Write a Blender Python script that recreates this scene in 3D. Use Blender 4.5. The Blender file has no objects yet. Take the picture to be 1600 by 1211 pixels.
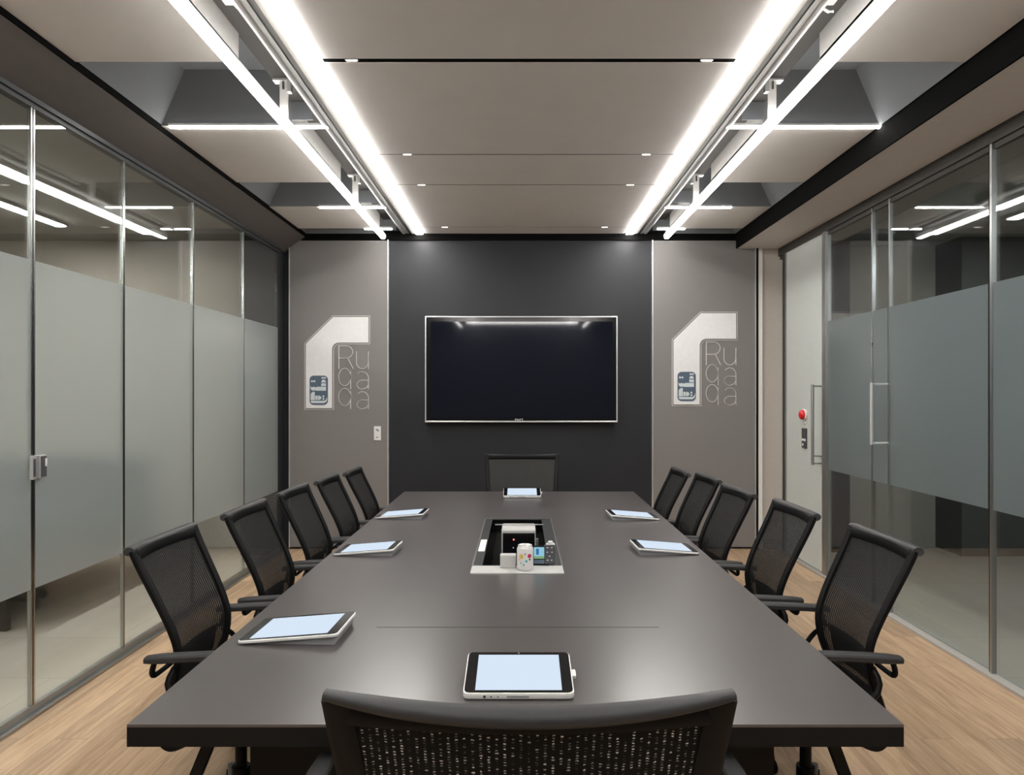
import bpy, bmesh, math, random
from mathutils import Vector, Matrix
random.seed(7)
PI = math.pi
scene = bpy.context.scene
COL = scene.collection
CAMZ, F, VX, VY = 1.45, 1100.0, 813.0, 616.0
def WX(px, d): return (px - VX) * d / F
def WZ(py, d): return CAMZ - (py - VY) * d / F

# ------------------------------------------------------------------ materials
def nt(name):
    m = bpy.data.materials.new(name); m.use_nodes = True
    t = m.node_tree; t.nodes.clear()
    out = t.nodes.new('ShaderNodeOutputMaterial')
    return m, t, out
def N(t, typ, **kw):
    n = t.nodes.new(typ)
    for k, v in kw.items():
        if k in n.inputs: n.inputs[k].default_value = v
        else: setattr(n, k, v)
    return n
def c4(c): return (c[0], c[1], c[2], 1.0)
def pbr(name, col, rough=.5, metal=0.0, var=.06, scale=30., bump=0.0, bscale=200., spec=.5, coat=0.0, stretch=(1,1,1)):
    m, t, out = nt(name)
    b = N(t, 'ShaderNodeBsdfPrincipled')
    b.inputs['Roughness'].default_value = rough
    b.inputs['Metallic'].default_value = metal
    b.inputs['Specular IOR Level'].default_value = spec
    if coat: b.inputs['Coat Weight'].default_value = coat
    tc = N(t, 'ShaderNodeTexCoord'); mp = N(t, 'ShaderNodeMapping'); mp.inputs['Scale'].default_value = stretch
    t.links.new(tc.outputs['Object'], mp.inputs['Vector'])
    n = N(t, 'ShaderNodeTexNoise'); n.inputs['Scale'].default_value = scale; n.inputs['Detail'].default_value = 4
    t.links.new(mp.outputs['Vector'], n.inputs['Vector'])
    mx = N(t, 'ShaderNodeMix'); mx.data_type = 'RGBA'
    mx.inputs['A'].default_value = c4([max(0, c*(1-var)) for c in col]); mx.inputs['B'].default_value = c4([min(1, c*(1+var)) for c in col])
    t.links.new(n.outputs['Fac'], mx.inputs['Factor'])
    t.links.new(mx.outputs['Result'], b.inputs['Base Color'])
    if bump:
        n2 = N(t, 'ShaderNodeTexNoise'); n2.inputs['Scale'].default_value = bscale; n2.inputs['Detail'].default_value = 2
        t.links.new(mp.outputs['Vector'], n2.inputs['Vector'])
        bp = N(t, 'ShaderNodeBump'); bp.inputs['Strength'].default_value = bump; bp.inputs['Distance'].default_value = .002
        t.links.new(n2.outputs['Fac'], bp.inputs['Height']); t.links.new(bp.outputs['Normal'], b.inputs['Normal'])
    t.links.new(b.outputs[0], out.inputs[0])
    return m
def emis(name, col, s):
    m, t, out = nt(name)
    e = N(t, 'ShaderNodeEmission'); e.inputs[0].default_value = c4(col); e.inputs[1].default_value = s
    t.links.new(e.outputs[0], out.inputs[0]); return m
def glass_mat(name, tint):
    m, t, out = nt(name)
    g = N(t, 'ShaderNodeNewGeometry')
    ior = N(t, 'ShaderNodeMix'); ior.data_type = 'FLOAT'
    ior.inputs['A'].default_value = 1.5; ior.inputs['B'].default_value = 1/1.5
    t.links.new(g.outputs['Backfacing'], ior.inputs['Factor'])
    fr = N(t, 'ShaderNodeFresnel'); t.links.new(ior.outputs['Result'], fr.inputs['IOR'])
    tr = N(t, 'ShaderNodeBsdfTransparent'); tr.inputs[0].default_value = c4(tint)
    gl = N(t, 'ShaderNodeBsdfGlossy'); gl.inputs['Roughness'].default_value = 0.02; gl.inputs[0].default_value = (1,1,1,1)
    mx = N(t, 'ShaderNodeMixShader')
    t.links.new(fr.outputs[0], mx.inputs[0]); t.links.new(tr.outputs[0], mx.inputs[1]); t.links.new(gl.outputs[0], mx.inputs[2])
    t.links.new(mx.outputs[0], out.inputs[0]); return m
def film_mat(name, col, trans=.45, see=.12, rough=.35):
    m, t, out = nt(name)
    d = N(t, 'ShaderNodeBsdfDiffuse'); d.inputs[0].default_value = c4(col)
    tl = N(t, 'ShaderNodeBsdfTranslucent'); tl.inputs[0].default_value = c4(col)
    rf = N(t, 'ShaderNodeBsdfRefraction'); rf.inputs[0].default_value = c4([c**.25 for c in col]); rf.inputs['Roughness'].default_value = rough; rf.inputs['IOR'].default_value = 1.12
    gl = N(t, 'ShaderNodeBsdfGlossy'); gl.inputs['Roughness'].default_value = .22
    a = N(t, 'ShaderNodeMixShader'); a.inputs[0].default_value = trans
    t.links.new(d.outputs[0], a.inputs[1]); t.links.new(tl.outputs[0], a.inputs[2])
    b = N(t, 'ShaderNodeMixShader'); b.inputs[0].default_value = see
    t.links.new(a.outputs[0], b.inputs[1]); t.links.new(rf.outputs[0], b.inputs[2])
    g = N(t, 'ShaderNodeNewGeometry')
    ior = N(t, 'ShaderNodeMix'); ior.data_type = 'FLOAT'
    ior.inputs['A'].default_value = 1.45; ior.inputs['B'].default_value = 1/1.45
    t.links.new(g.outputs['Backfacing'], ior.inputs['Factor'])
    fr = N(t, 'ShaderNodeFresnel'); t.links.new(ior.outputs['Result'], fr.inputs['IOR'])
    c = N(t, 'ShaderNodeMixShader'); t.links.new(fr.outputs[0], c.inputs[0])
    t.links.new(b.outputs[0], c.inputs[1]); t.links.new(gl.outputs[0], c.inputs[2])
    t.links.new(c.outputs[0], out.inputs[0]); return m
def wood_floor():
    m, t, out = nt('oak_planks')
    b = N(t, 'ShaderNodeBsdfPrincipled'); b.inputs['Roughness'].default_value = .42
    tc = N(t, 'ShaderNodeTexCoord'); mp = N(t, 'ShaderNodeMapping'); mp.inputs['Rotation'].default_value = (0, 0, PI/2)
    t.links.new(tc.outputs['Object'], mp.inputs['Vector'])
    br = N(t, 'ShaderNodeTexBrick'); br.offset = .37; br.offset_frequency = 2
    br.inputs['Color1'].default_value = (.0, .0, .0, 1); br.inputs['Color2'].default_value = (1, 1, 1, 1); br.inputs['Mortar'].default_value = (.5, .5, .5, 1)
    br.inputs['Scale'].default_value = 1; br.inputs['Mortar Size'].default_value = .0012; br.inputs['Brick Width'].default_value = 1.25; br.inputs['Row Height'].default_value = .14
    t.links.new(mp.outputs[0], br.inputs['Vector'])
    mp2 = N(t, 'ShaderNodeMapping'); mp2.inputs['Scale'].default_value = (14, .9, 1)
    t.links.new(tc.outputs['Object'], mp2.inputs['Vector'])
    ad = N(t, 'ShaderNodeVectorMath'); ad.operation = 'MULTIPLY_ADD'
    t.links.new(br.outputs['Color'], ad.inputs[0]); ad.inputs[1].default_value = (7, 7, 7)
    t.links.new(mp2.outputs[0], ad.inputs[2])
    no = N(t, 'ShaderNodeTexNoise'); no.inputs['Scale'].default_value = 2.6; no.inputs['Detail'].default_value = 7; no.inputs['Roughness'].default_value = .62; no.inputs['Distortion'].default_value = .8
    t.links.new(ad.outputs[0], no.inputs['Vector'])
    cr = N(t, 'ShaderNodeValToRGB'); e = cr.color_ramp.elements
    e[0].position = .3; e[0].color = (.30, .19, .112, 1); e[1].position = .72; e[1].color = (.55, .39, .25, 1)
    t.links.new(no.outputs['Fac'], cr.inputs[0])
    hs = N(t, 'ShaderNodeHueSaturation')
    mr = N(t, 'ShaderNodeMapRange'); mr.inputs['To Min'].default_value = .80; mr.inputs['To Max'].default_value = 1.14
    t.links.new(br.outputs['Color'], mr.inputs[0]); t.links.new(mr.outputs[0], hs.inputs['Value']); t.links.new(cr.outputs[0], hs.inputs['Color'])
    dk = N(t, 'ShaderNodeMix'); dk.data_type = 'RGBA'; dk.inputs['B'].default_value = (.17, .10, .06, 1)
    t.links.new(br.outputs['Fac'], dk.inputs['Factor']); t.links.new(hs.outputs[0], dk.inputs['A'])
    t.links.new(dk.outputs['Result'], b.inputs['Base Color'])
    bp = N(t, 'ShaderNodeBump'); bp.inputs['Strength'].default_value = .12; bp.inputs['Distance'].default_value = .002
    t.links.new(no.outputs['Fac'], bp.inputs['Height']); t.links.new(bp.outputs[0], b.inputs['Normal'])
    t.links.new(b.outputs[0], out.inputs[0]); return m
def tile_floor(name, c1, c2):
    m, t, out = nt(name)
    b = N(t, 'ShaderNodeBsdfPrincipled'); b.inputs['Roughness'].default_value = .45
    tc = N(t, 'ShaderNodeTexCoord')
    br = N(t, 'ShaderNodeTexBrick'); br.offset = .5
    br.inputs['Color1'].default_value = c4(c1); br.inputs['Color2'].default_value = c4(c2); br.inputs['Mortar'].default_value = c4([c*.7 for c in c1])
    br.inputs['Scale'].default_value = 1; br.inputs['Mortar Size'].default_value = .002; br.inputs['Brick Width'].default_value = 1.2; br.inputs['Row Height'].default_value = .6
    t.links.new(tc.outputs['Object'], br.inputs['Vector']); t.links.new(br.outputs['Color'], b.inputs['Base Color'])
    t.links.new(b.outputs[0], out.inputs[0]); return m
def mesh_fabric(name, col, fx, fy, px=.0105, py=.0050, glint=None):
    """woven fabric: small cells that are open holes, or painted pale weave highlights when nub is given"""
    m, t, out = nt(name)
    b = N(t, 'ShaderNodeBsdfPrincipled'); b.inputs['Base Color'].default_value = c4(col); b.inputs['Roughness'].default_value = .75; b.inputs['Specular IOR Level'].default_value = .15
    uv = N(t, 'ShaderNodeUVMap'); uv.uv_map = 'weave'
    sp = N(t, 'ShaderNodeSeparateXYZ')
    if glint:
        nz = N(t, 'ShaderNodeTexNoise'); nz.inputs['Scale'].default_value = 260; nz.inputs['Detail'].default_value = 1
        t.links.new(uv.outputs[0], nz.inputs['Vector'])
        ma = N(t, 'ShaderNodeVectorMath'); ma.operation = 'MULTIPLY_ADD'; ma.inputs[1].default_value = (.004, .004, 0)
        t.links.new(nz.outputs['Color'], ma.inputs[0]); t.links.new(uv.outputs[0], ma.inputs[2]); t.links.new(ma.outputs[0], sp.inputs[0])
    else: t.links.new(uv.outputs[0], sp.inputs[0])
    def cell(sock, per, fill, shift=None):
        dv = N(t, 'ShaderNodeMath'); dv.operation = 'DIVIDE'; dv.inputs[1].default_value = per
        t.links.new(sock, dv.inputs[0]); s = dv.outputs[0]
        if shift is not None:
            a = N(t, 'ShaderNodeMath'); a.operation = 'ADD'; t.links.new(s, a.inputs[0]); t.links.new(shift, a.inputs[1]); s = a.outputs[0]
        f = N(t, 'ShaderNodeMath'); f.operation = 'FRACT'; t.links.new(s, f.inputs[0])
        l = N(t, 'ShaderNodeMath'); l.operation = 'LESS_THAN'; l.inputs[1].default_value = fill; t.links.new(f.outputs[0], l.inputs[0])
        fl = N(t, 'ShaderNodeMath'); fl.operation = 'FLOOR'; t.links.new(s, fl.inputs[0])
        return l.outputs[0], fl.outputs[0]
    cx, ix = cell(sp.outputs['X'], px, fx)
    hm = N(t, 'ShaderNodeMath'); hm.operation = 'MULTIPLY'; hm.inputs[1].default_value = .5; t.links.new(ix, hm.inputs[0])
    cy, iy = cell(sp.outputs['Y'], py, fy, hm.outputs[0])
    mu = N(t, 'ShaderNodeMath'); mu.operation = 'MULTIPLY'; t.links.new(cx, mu.inputs[0]); t.links.new(cy, mu.inputs[1])
    if glint:
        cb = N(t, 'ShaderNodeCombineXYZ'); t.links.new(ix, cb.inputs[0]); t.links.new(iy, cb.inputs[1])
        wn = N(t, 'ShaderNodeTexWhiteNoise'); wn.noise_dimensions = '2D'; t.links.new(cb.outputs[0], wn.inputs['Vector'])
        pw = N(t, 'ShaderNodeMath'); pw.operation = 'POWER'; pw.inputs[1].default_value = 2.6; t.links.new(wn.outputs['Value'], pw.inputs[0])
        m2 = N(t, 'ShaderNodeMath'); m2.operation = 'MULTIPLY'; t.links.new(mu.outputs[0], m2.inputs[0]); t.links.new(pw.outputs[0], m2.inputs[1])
        mc = N(t, 'ShaderNodeMix'); mc.data_type = 'RGBA'; mc.inputs['A'].default_value = c4(col); mc.inputs['B'].default_value = c4(glint)
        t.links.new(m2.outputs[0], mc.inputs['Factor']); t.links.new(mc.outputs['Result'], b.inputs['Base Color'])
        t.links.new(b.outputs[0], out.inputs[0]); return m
    tr = N(t, 'ShaderNodeBsdfTransparent')
    mx = N(t, 'ShaderNodeMixShader'); t.links.new(mu.outputs[0], mx.inputs[0]); t.links.new(b.outputs[0], mx.inputs[1]); t.links.new(tr.outputs[0], mx.inputs[2])
    t.links.new(mx.outputs[0], out.inputs[0]); return m

M = {}
LED = 42.0
M['floor'] = wood_floor()
M['stone'] = tile_floor('pale_stone_tiles', (.40, .37, .33), (.43, .40, .36))
M['stone2'] = tile_floor('grey_stone_tiles', (.33, .32, .29), (.36, .35, .32))
M['ceil'] = pbr('beige_ceiling_panel', (.70, .672, .655), .85, bump=.15, bscale=900, var=.04, scale=6)
M['ceil_outer'] = pbr('beige_fabric_panel', (.76, .73, .70), .85, bump=.2, bscale=700, var=.04, scale=6)
M['coffer'] = pbr('grey_acoustic_felt', (.215, .225, .24), .9, bump=.5, bscale=500, var=.12, scale=400)
M['white'] = pbr('white_paint', (.78, .76, .73), .5)
M['plenum'] = pbr('dark_plenum', (.022, .02, .019), .8)
M['brown'] = pbr('brown_metal', (.05, .045, .041), .6, spec=.3)
M['soffit_l'] = pbr('brown_soffit', (.080, .069, .063), .8)
M['soffit_r'] = pbr('taupe_soffit', (.60, .56, .53), .8)
M['black'] = pbr('black_paint', (.005, .005, .005), .9, spec=.05)
M['wall_dark'] = pbr('charcoal_wall', (.0145, .0155, .0195), .5, spec=.4, bump=.1, bscale=400)
M['wall_grey'] = pbr('taupe_grey_panel', (.195, .182, .175), .5, bump=.08, bscale=500, var=.03)
M['beige'] = pbr('beige_wall', (.50, .45, .40), .85)
M['beige2'] = pbr('cool_beige_wall', (.42, .39, .34), .85)
M['greyceil'] = pbr('grey_ceiling', (.30, .285, .265), .85)
M['metal'] = pbr('brushed_steel', (.50, .515, .51), .25, 1.0, var=.03, scale=60, stretch=(1, 1, .05))
M['metal2'] = pbr('grey_aluminium', (.42, .43, .42), .38, 1.0, var=.03)
M['alu'] = pbr('satin_aluminium', (.78, .78, .77), .35, .6)
M['darkmetal'] = pbr('dark_aluminium', (.05, .053, .053), .45, .6)
M['table'] = pbr('dark_satin_tabletop', (.064, .0565, .056), .275, var=.08, spec=1.0)
M['tabedge'] = pbr('black_table_edge', (.006, .006, .006), .5, spec=.2)
M['tabbase'] = pbr('black_table_base', (.005, .005, .005), .5, spec=.2)
M['plastic'] = pbr('black_plastic', (.006, .006, .0062), .5, spec=.14, bump=.05, bscale=600)
M['armpad'] = pbr('dark_grey_armrest', (.028, .028, .029), .5, spec=.35, bump=.05, bscale=600)
M['seatfab'] = pbr('black_seat_fabric', (.012, .012, .012), .9, bump=.4, bscale=600)
M['basegrey'] = pbr('dark_grey_nylon', (.05, .05, .052), .45)
M['mesh'] = mesh_fabric('chair_mesh_fabric', (.012, .012, .012), .21, .34)
M['mesh_lit'] = mesh_fabric('lit_chair_mesh', (.035, .034, .032), .30, .38)  # far chair's mesh, light on its front put into the paler colour
M['mesh_glint'] = mesh_fabric('glint_chair_mesh', (.005, .005, .005), .31, .42, .0108, .0050, glint=(.85, .83, .80))  # specks paint weave highlights into the near chair's mesh colour
M['glassL'] = glass_mat('clear_glass', (.90, .925, .905))
M['glassR'] = glass_mat('grey_tinted_glass', (.90, .925, .915))
M['filmL'] = film_mat('frosted_film', (.72, .765, .76), .50, .74, .29)
M['filmR'] = film_mat('grey_frosted_film', (.38, .435, .445), .5, .58, .3)
M['palepanel'] = pbr('pale_grey_glass_panel', (.52, .545, .52), .3)
M['led'] = emis('led_diffuser', (1, .972, .93), LED)
M['led2'] = emis('thin_led', (1, .975, .94), LED*.8)
M['sofa'] = pbr('dark_slate_upholstery', (.028, .035, .042), .9)
M['led3'] = emis('uplight_led', (1, .975, .94), LED*.45)
M['insert_glow'] = emis('groove_insert_glow', (1, .92, .8), 6)
M['fill_l'] = emis('corridor_fill', (1, .97, .94), 90)
M['fill_r'] = emis('corridor_fill_cool', (.92, .96, 1), 36)
M['screen'] = emis('tablet_screen_glow', (.72, .84, .98), .95)
M['bezel'] = pbr('black_glass_bezel', (.006, .006, .007), .12)
M['tabwhite'] = pbr('white_tablet_shell', (.74, .73, .72), .35)
M['tabgrey'] = pbr('grey_tablet_underside', (.30, .30, .31), .4)
M['tv'] = pbr('tv_screen_glass', (.006, .007, .012), .045, spec=.5)
M['silver'] = pbr('silver_trim', (.80, .80, .80), .3, .75)
M['plate'] = pbr('brushed_emblem_plate', (.76, .755, .75), .45, .0, bump=.1, bscale=300)
M['badge'] = pbr('slate_blue_badge', (.075, .11, .155), .5)
M['glyph'] = pbr('pale_glyph', (.60, .65, .66), .5)
M['line'] = pbr('pale_line', (.66, .645, .62), .5, .0)
M['satin'] = pbr('satin_grey_paint', (.46, .455, .445), .4)
M['red'] = pbr('red_plastic', (.62, .012, .018), .3)
M['switchwhite'] = pbr('white_plastic', (.75, .745, .73), .4)
M['ink'] = pbr('dark_ink', (.05, .05, .055), .5)
M['canwhite'] = pbr('white_can_paint', (.72, .71, .69), .3)
M['yellow'] = pbr('yellow_ink', (.80, .50, .05), .4)
M['pink'] = pbr('magenta_ink', (.62, .03, .12), .4)
M['teal'] = pbr('teal_ink', (.05, .38, .42), .4)
M['gadget_blue'] = emis('gadget_blue', (.05, .22, .50), .7)
M['gadget_sky'] = emis('gadget_sky', (.35, .68, .85), .8)
M['gadget_green'] = emis('gadget_green', (.35, .60, .30), .6)
M['ledred'] = emis('indicator_red', (1, .25, .2), 1.5)
M['ledwhite'] = emis('indicator_white', (.8, .9, 1), 1.2)

# ------------------------------------------------------------------ mesh helpers
class MB:
    def __init__(s): s.bm = bmesh.new()
    def box(s, x0, x1, y0, y1, z0, z1, bev=0.0, seg=2):
        b = bmesh.new()
        bmesh.ops.create_cube(b, size=1)
        for v in b.verts:
            v.co = Vector(((x0+x1)/2 + v.co.x*(x1-x0), (y0+y1)/2 + v.co.y*(y1-y0), (z0+z1)/2 + v.co.z*(z1-z0)))
        if bev: bmesh.ops.bevel(b, geom=b.edges[:], offset=bev, segments=seg, affect='EDGES', profile=.5)
        s.add(b); return s
    def add(s, b, mat=None):
        if mat is not None: bmesh.ops.transform(b, matrix=mat, verts=b.verts)
        me = bpy.data.meshes.new('tmp'); b.to_mesh(me); b.free(); s.bm.from_mesh(me); bpy.data.meshes.remove(me)
    def prism(s, pts, axis, a, b, bev=0):
        """polygon (2-D) extruded along axis 'x','y','z' from a to b"""
        q = bmesh.new()
        def mk(p, w):
            if axis == 'x': return (w, p[0], p[1])
            if axis == 'y': return (p[0], w, p[1])
            return (p[0], p[1], w)
        A = [q.verts.new(mk(p, a)) for p in pts]; B = [q.verts.new(mk(p, b)) for p in pts]
        q.faces.new(A); q.faces.new(B[::-1])
        n = len(pts)
        for i in range(n): q.faces.new((A[i], A[(i+1) % n], B[(i+1) % n], B[i])[::-1])
        bmesh.ops.recalc_face_normals(q, faces=q.faces)
        if bev: bmesh.ops.bevel(q, geom=q.edges[:], offset=bev, segments=2, affect='EDGES', profile=.5)
        s.add(q); return s
    def hexa(s, lo, hi):
        """eight corners: lo four and hi four (same winding)"""
        q = bmesh.new()
        A = [q.verts.new(p) for p in lo]; B = [q.verts.new(p) for p in hi]
        q.faces.new(A); q.faces.new(B)
        for i in range(4): q.faces.new((A[i], A[(i+1) % 4], B[(i+1) % 4], B[i]))
        bmesh.ops.recalc_face_normals(q, faces=q.faces)
        s.add(q); return s
    def sweep(s, path, rx, rz, side=Vector((1, 0, 0)), n=10, radii=None, caps=True, sq=2.0):
        """elliptic section swept along path; side = direction of rx"""
        q = bmesh.new(); rings = []
        P = [Vector(p) for p in path]
        for i, p in enumerate(P):
            tg = (P[min(i+1, len(P)-1)] - P[max(i-1, 0)]).normalized()
            u = (side - tg*side.dot(tg))
            if u.length < 1e-4: u = Vector((0, 0, 1)) - tg*tg.z
            u.normalize(); w = tg.cross(u)
            k = radii[i] if radii else 1.0
            ring = []
            for j in range(n):
                a = 2*PI*j/n + PI/n
                ca, sa = math.cos(a), math.sin(a)
                ca = math.copysign(abs(ca)**(2/sq), ca); sa = math.copysign(abs(sa)**(2/sq), sa)
                ring.append(q.verts.new(p + u*(rx*k*ca) + w*(rz*k*sa)))
            rings.append(ring)
        for a, b in zip(rings, rings[1:]):
            for j in range(n): q.faces.new((a[j], a[(j+1) % n], b[(j+1) % n], b[j]))
        if caps: q.faces.new(rings[0][::-1]); q.faces.new(rings[-1])
        bmesh.ops.recalc_face_normals(q, faces=q.faces)
        s.add(q); return s
    def tube(s, path, r, n=10): return s.sweep(path, r, r, n=n)
    def lathe(s, prof, c=(0, 0, 0), n=24, mat=None):
        q = bmesh.new(); rings = []
        for r, z in prof:
            rings.append([q.verts.new((c[0]+r*math.cos(2*PI*j/n), c[1]+r*math.sin(2*PI*j/n), c[2]+z)) for j in range(n)])
        for a, b in zip(rings, rings[1:]):
            for j in range(n): q.faces.new((a[j], a[(j+1) % n], b[(j+1) % n], b[j]))
        q.faces.new(rings[0][::-1]); q.faces.new(rings[-1])
        bmesh.ops.recalc_face_normals(q, faces=q.faces)
        s.add(q, mat); return s
    def build(s, name, mat, parent=None, smooth=False, angle=35, off=None):
        me = bpy.data.meshes.new(name)
        if off is not None: bmesh.ops.translate(s.bm, vec=-Vector(off), verts=s.bm.verts)
        s.bm.to_mesh(me); s.bm.free()
        me.materials.append(mat)
        if smooth:
            for p in me.polygons: p.use_smooth = True
            try: me.set_sharp_from_angle(angle=math.radians(angle))
            except Exception: pass
        o = bpy.data.objects.new(name, me); COL.objects.link(o)
        if parent is not None: o.parent = parent
        if off is not None: o.location = off
        return o
def tag(o, label=None, cat=None, group=None, kind=None):
    if label: o['label'] = label
    if cat: o['category'] = cat
    if group: o['group'] = group
    if kind: o['kind'] = kind
    return o
def empty(name, loc=(0, 0, 0), rz=0, label=None, cat=None, group=None):
    o = bpy.data.objects.new(name, None); COL.objects.link(o); o.location = loc; o.rotation_euler = (0, 0, rz); o.empty_display_size = .1
    return tag(o, label, cat, group)
def struct(name, mb, mat, parent=None, **k):
    o = mb.build(name, mat, parent, **k)
    if parent is None: o['kind'] = 'structure'
    return o
def copy_tree(o, parent=None):
    c = o.copy(); COL.objects.link(c)
    if parent is not None: c.parent = parent
    for ch in list(o.children): copy_tree(ch, c)
    return c
def catmull(pts, k=6):
    P = [Vector(p) for p in pts]; out = []
    for i in range(len(P)-1):
        p0, p1, p2, p3 = P[max(i-1, 0)], P[i], P[i+1], P[min(i+2, len(P)-1)]
        for j in range(k):
            t = j/k
            out.append(.5*((2*p1) + (p2-p0)*t + (2*p0-5*p1+4*p2-p3)*t*t + (3*p1-p0-3*p2+p3)*t*t*t))
    out.append(P[-1]); return out
def rrect(x0, x1, y0, y1, r, n=6):
    pts = []
    for cx, cy, a0 in ((x1-r, y1-r, 0), (x0+r, y1-r, PI/2), (x0+r, y0+r, PI), (x1-r, y0+r, 1.5*PI)):
        for i in range(n+1):
            a = a0 + PI/2*i/n; pts.append((cx+r*math.cos(a), cy+r*math.sin(a)))
    return pts

# ------------------------------------------------------------------ room shell
YB = 6.59          # panel faces at the back
XL, XR = -2.21, 2.44
YF = -1.6
ZC = CAMZ + 1.504  # ceiling panel underside
ZL_TOP = CAMZ + 1.315   # left glass head
ZR_TOP = CAMZ + 1.29    # right glass head
struct('floor', MB().box(XL-.06, XR+.06, YF, 6.75, -.1, 0), M['floor'])
struct('floor_left', MB().box(-6.2, XL-.06, YF, 6.75, -.1, -.002), M['stone'])
struct('floor_right', MB().box(XR+.06, 6.2, YF, 6.75, -.1, -.002), M['stone2'])
struct('ceiling', MB().box(XL-.1, XR+.1, YF, 6.8, 3.42, 3.5), M['plenum'])
struct('ceiling_left', MB().box(-6.2, XL-.1, YF, 6.8, 2.90, 3.0), M['greyceil'])
struct('ceiling_right', MB().box(XR+.1, 6.2, YF, 6.8, 2.86, 3.0), M['greyceil'])
struct('wall_back', MB().box(-2.30, 2.26, 6.62, 6.72, 0, 3.42), M['wall_dark'])
struct('wall_front', MB().box(XL-.1, XR+.1, YF-.1, YF, 0, 3.42), pbr('slate_wall', (.07, .08, .10), .8))
struct('wall_left', MB().box(XL-.06, XL+.04, YF, .55, 0, 3.0), M['beige2'])
struct('wall_right', MB().box(XR-.04, XR+.06, YF, .55, 0, 3.0), M['beige2'])
# adjoining corridor walls
struct('wall_left_far', MB().box(-6.2, -2.42, 6.66, 6.76, 0, 2.9), M['beige'])
struct('wall_left_side', MB().box(-6.3, -6.2, YF, 6.76, 0, 3.0), M['beige'])
struct('wall_left_end', MB().box(-6.2, XL-.1, YF-.1, YF, 0, 3.0), M['beige2'])
struct('wall_left_column', MB().box(-2.52, -2.22, 6.34, 6.66, 0, 2.9), M['wall_dark'])
struct('wall_right_far', MB().box(2.52, 6.2, 6.70, 6.80, 0, 2.86), M['beige2'])
struct('wall_right_side', MB().box(6.2, 6.3, YF, 6.8, 0, 3.0), M['beige2'])
struct('wall_right_end', MB().box(XR+.1, 6.2, YF-.1, YF, 0, 3.0), M['beige2'])
struct('wall_right_column', MB().box(2.80, 3.02, 6.45, 6.70, 0, 2.86), M['wall_dark'])
struct('wall_right_partition', MB().box(3.95, 6.2, 6.30, 6.70, 0, 2.86), pbr('dark_grey_partition', (.10, .10, .095), .6))
# beige return wall beside the right wall panel
struct('wall_right_return', MB().box(2.26, XR+.06, 6.60, 6.72, 0, 3.0), M['beige'])
struct('trim_1', MB().box(2.215, 2.262, 6.575, 6.60, 0, ZR_TOP+.1), M['white'])
struct('baseboard_back', MB().box(2.262, XR-.02, 6.588, 6.60, 0, .10), M['beige2'])
# soffits
mb = MB().prism([(-2.02, CAMZ+1.474), (-2.02, 3.42), (XL-.1, 3.42), (XL-.1, CAMZ+1.335), (XL+.0, CAMZ+1.335)], 'y', YF, 6.62)
struct('soffit_left', mb, M['soffit_l']); bpy.data.objects['soffit_left'].name = 'ceiling_soffit_left'
struct('ceiling_soffit_right', MB().box(2.03, XR+.1, YF, 6.62, CAMZ+1.363, CAMZ+1.40), M['soffit_r'])
struct('trim_2', MB().box(2.03, 2.05, YF, 6.62, CAMZ+1.40, 3.42), M['black'])
struct('trim_3', MB().box(-2.022, -2.012, YF, 6.62, CAMZ+1.476, CAMZ+1.52), M['black'])
struct('trim_4', MB().box(2.018, 2.03, YF, 6.62, CAMZ+1.363, CAMZ+1.50), M['black'])
# header rails
struct('trim_5', MB().box(XL-.035, XL+.025, .55, 6.45, ZL_TOP, CAMZ+1.337).box(XL-.02, XL+.012, .55, 6.45, ZL_TOP-.022, ZL_TOP), M['darkmetal'])
struct('trim_6', MB().box(XR-.022, XR+.05, .55, 6.60, ZR_TOP+.0, CAMZ+1.366).box(XR-.006, XR+.02, .55, 6.60, ZR_TOP-.03, ZR_TOP), M['brown'])
struct('trim_7', MB().box(XL-.04, XL+.04, .55, 6.45, 0, .014).box(XL-.012, XL+.012, .55, 6.45, .014, .045), M['metal2'])
struct('trim_8', MB().box(XR-.05, XR+.04, .55, 6.60, 0, .012), pbr('sill_stone', (.36, .34, .31), .5))

# left glass wall
def pane(name, X, y0, y1, ztop, film0, film1, gm, fm, side, mull=True, first=None):
    g = MB().box(X-.005, X+.005, y0+.012, y1-.012, .02, ztop).build(name, gm)
    g['kind'] = 'structure'
    fx = X - side*.0075
    if film1 > film0:
        MB().box(min(fx, fx-side*.001), max(fx, fx-side*.001), y0+.012, y1-.012, film0, film1).build('frosted_film', fm, g)
    return g
EL = [.55, 1.55, 2.38, 3.18, 3.91, 4.74, 5.61, 6.40]
for i in range(len(EL)-1):
    g = pane('window_%d' % (i+1), XL, EL[i], EL[i+1], ZL_TOP, .57, 2.055, M['glassL'], M['filmL'], -1)
    y = EL[i+1]
    if i < len(EL)-2:
        w_ = .014 if i == 2 else .009
        MB().box(XL-.008, XL+.009, y-w_, y-.003, .02, ZL_TOP-.005).build('mullion', M['metal'], g)
        MB().box(XL-.008, XL+.006, y-.003, y+.003, .02, ZL_TOP-.005).build('seal', M['black'], g)
        MB().box(XL-.008, XL+.009, y+.003, y+w_, .02, ZL_TOP-.005).build('mullion', M['metal'], g)
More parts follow.
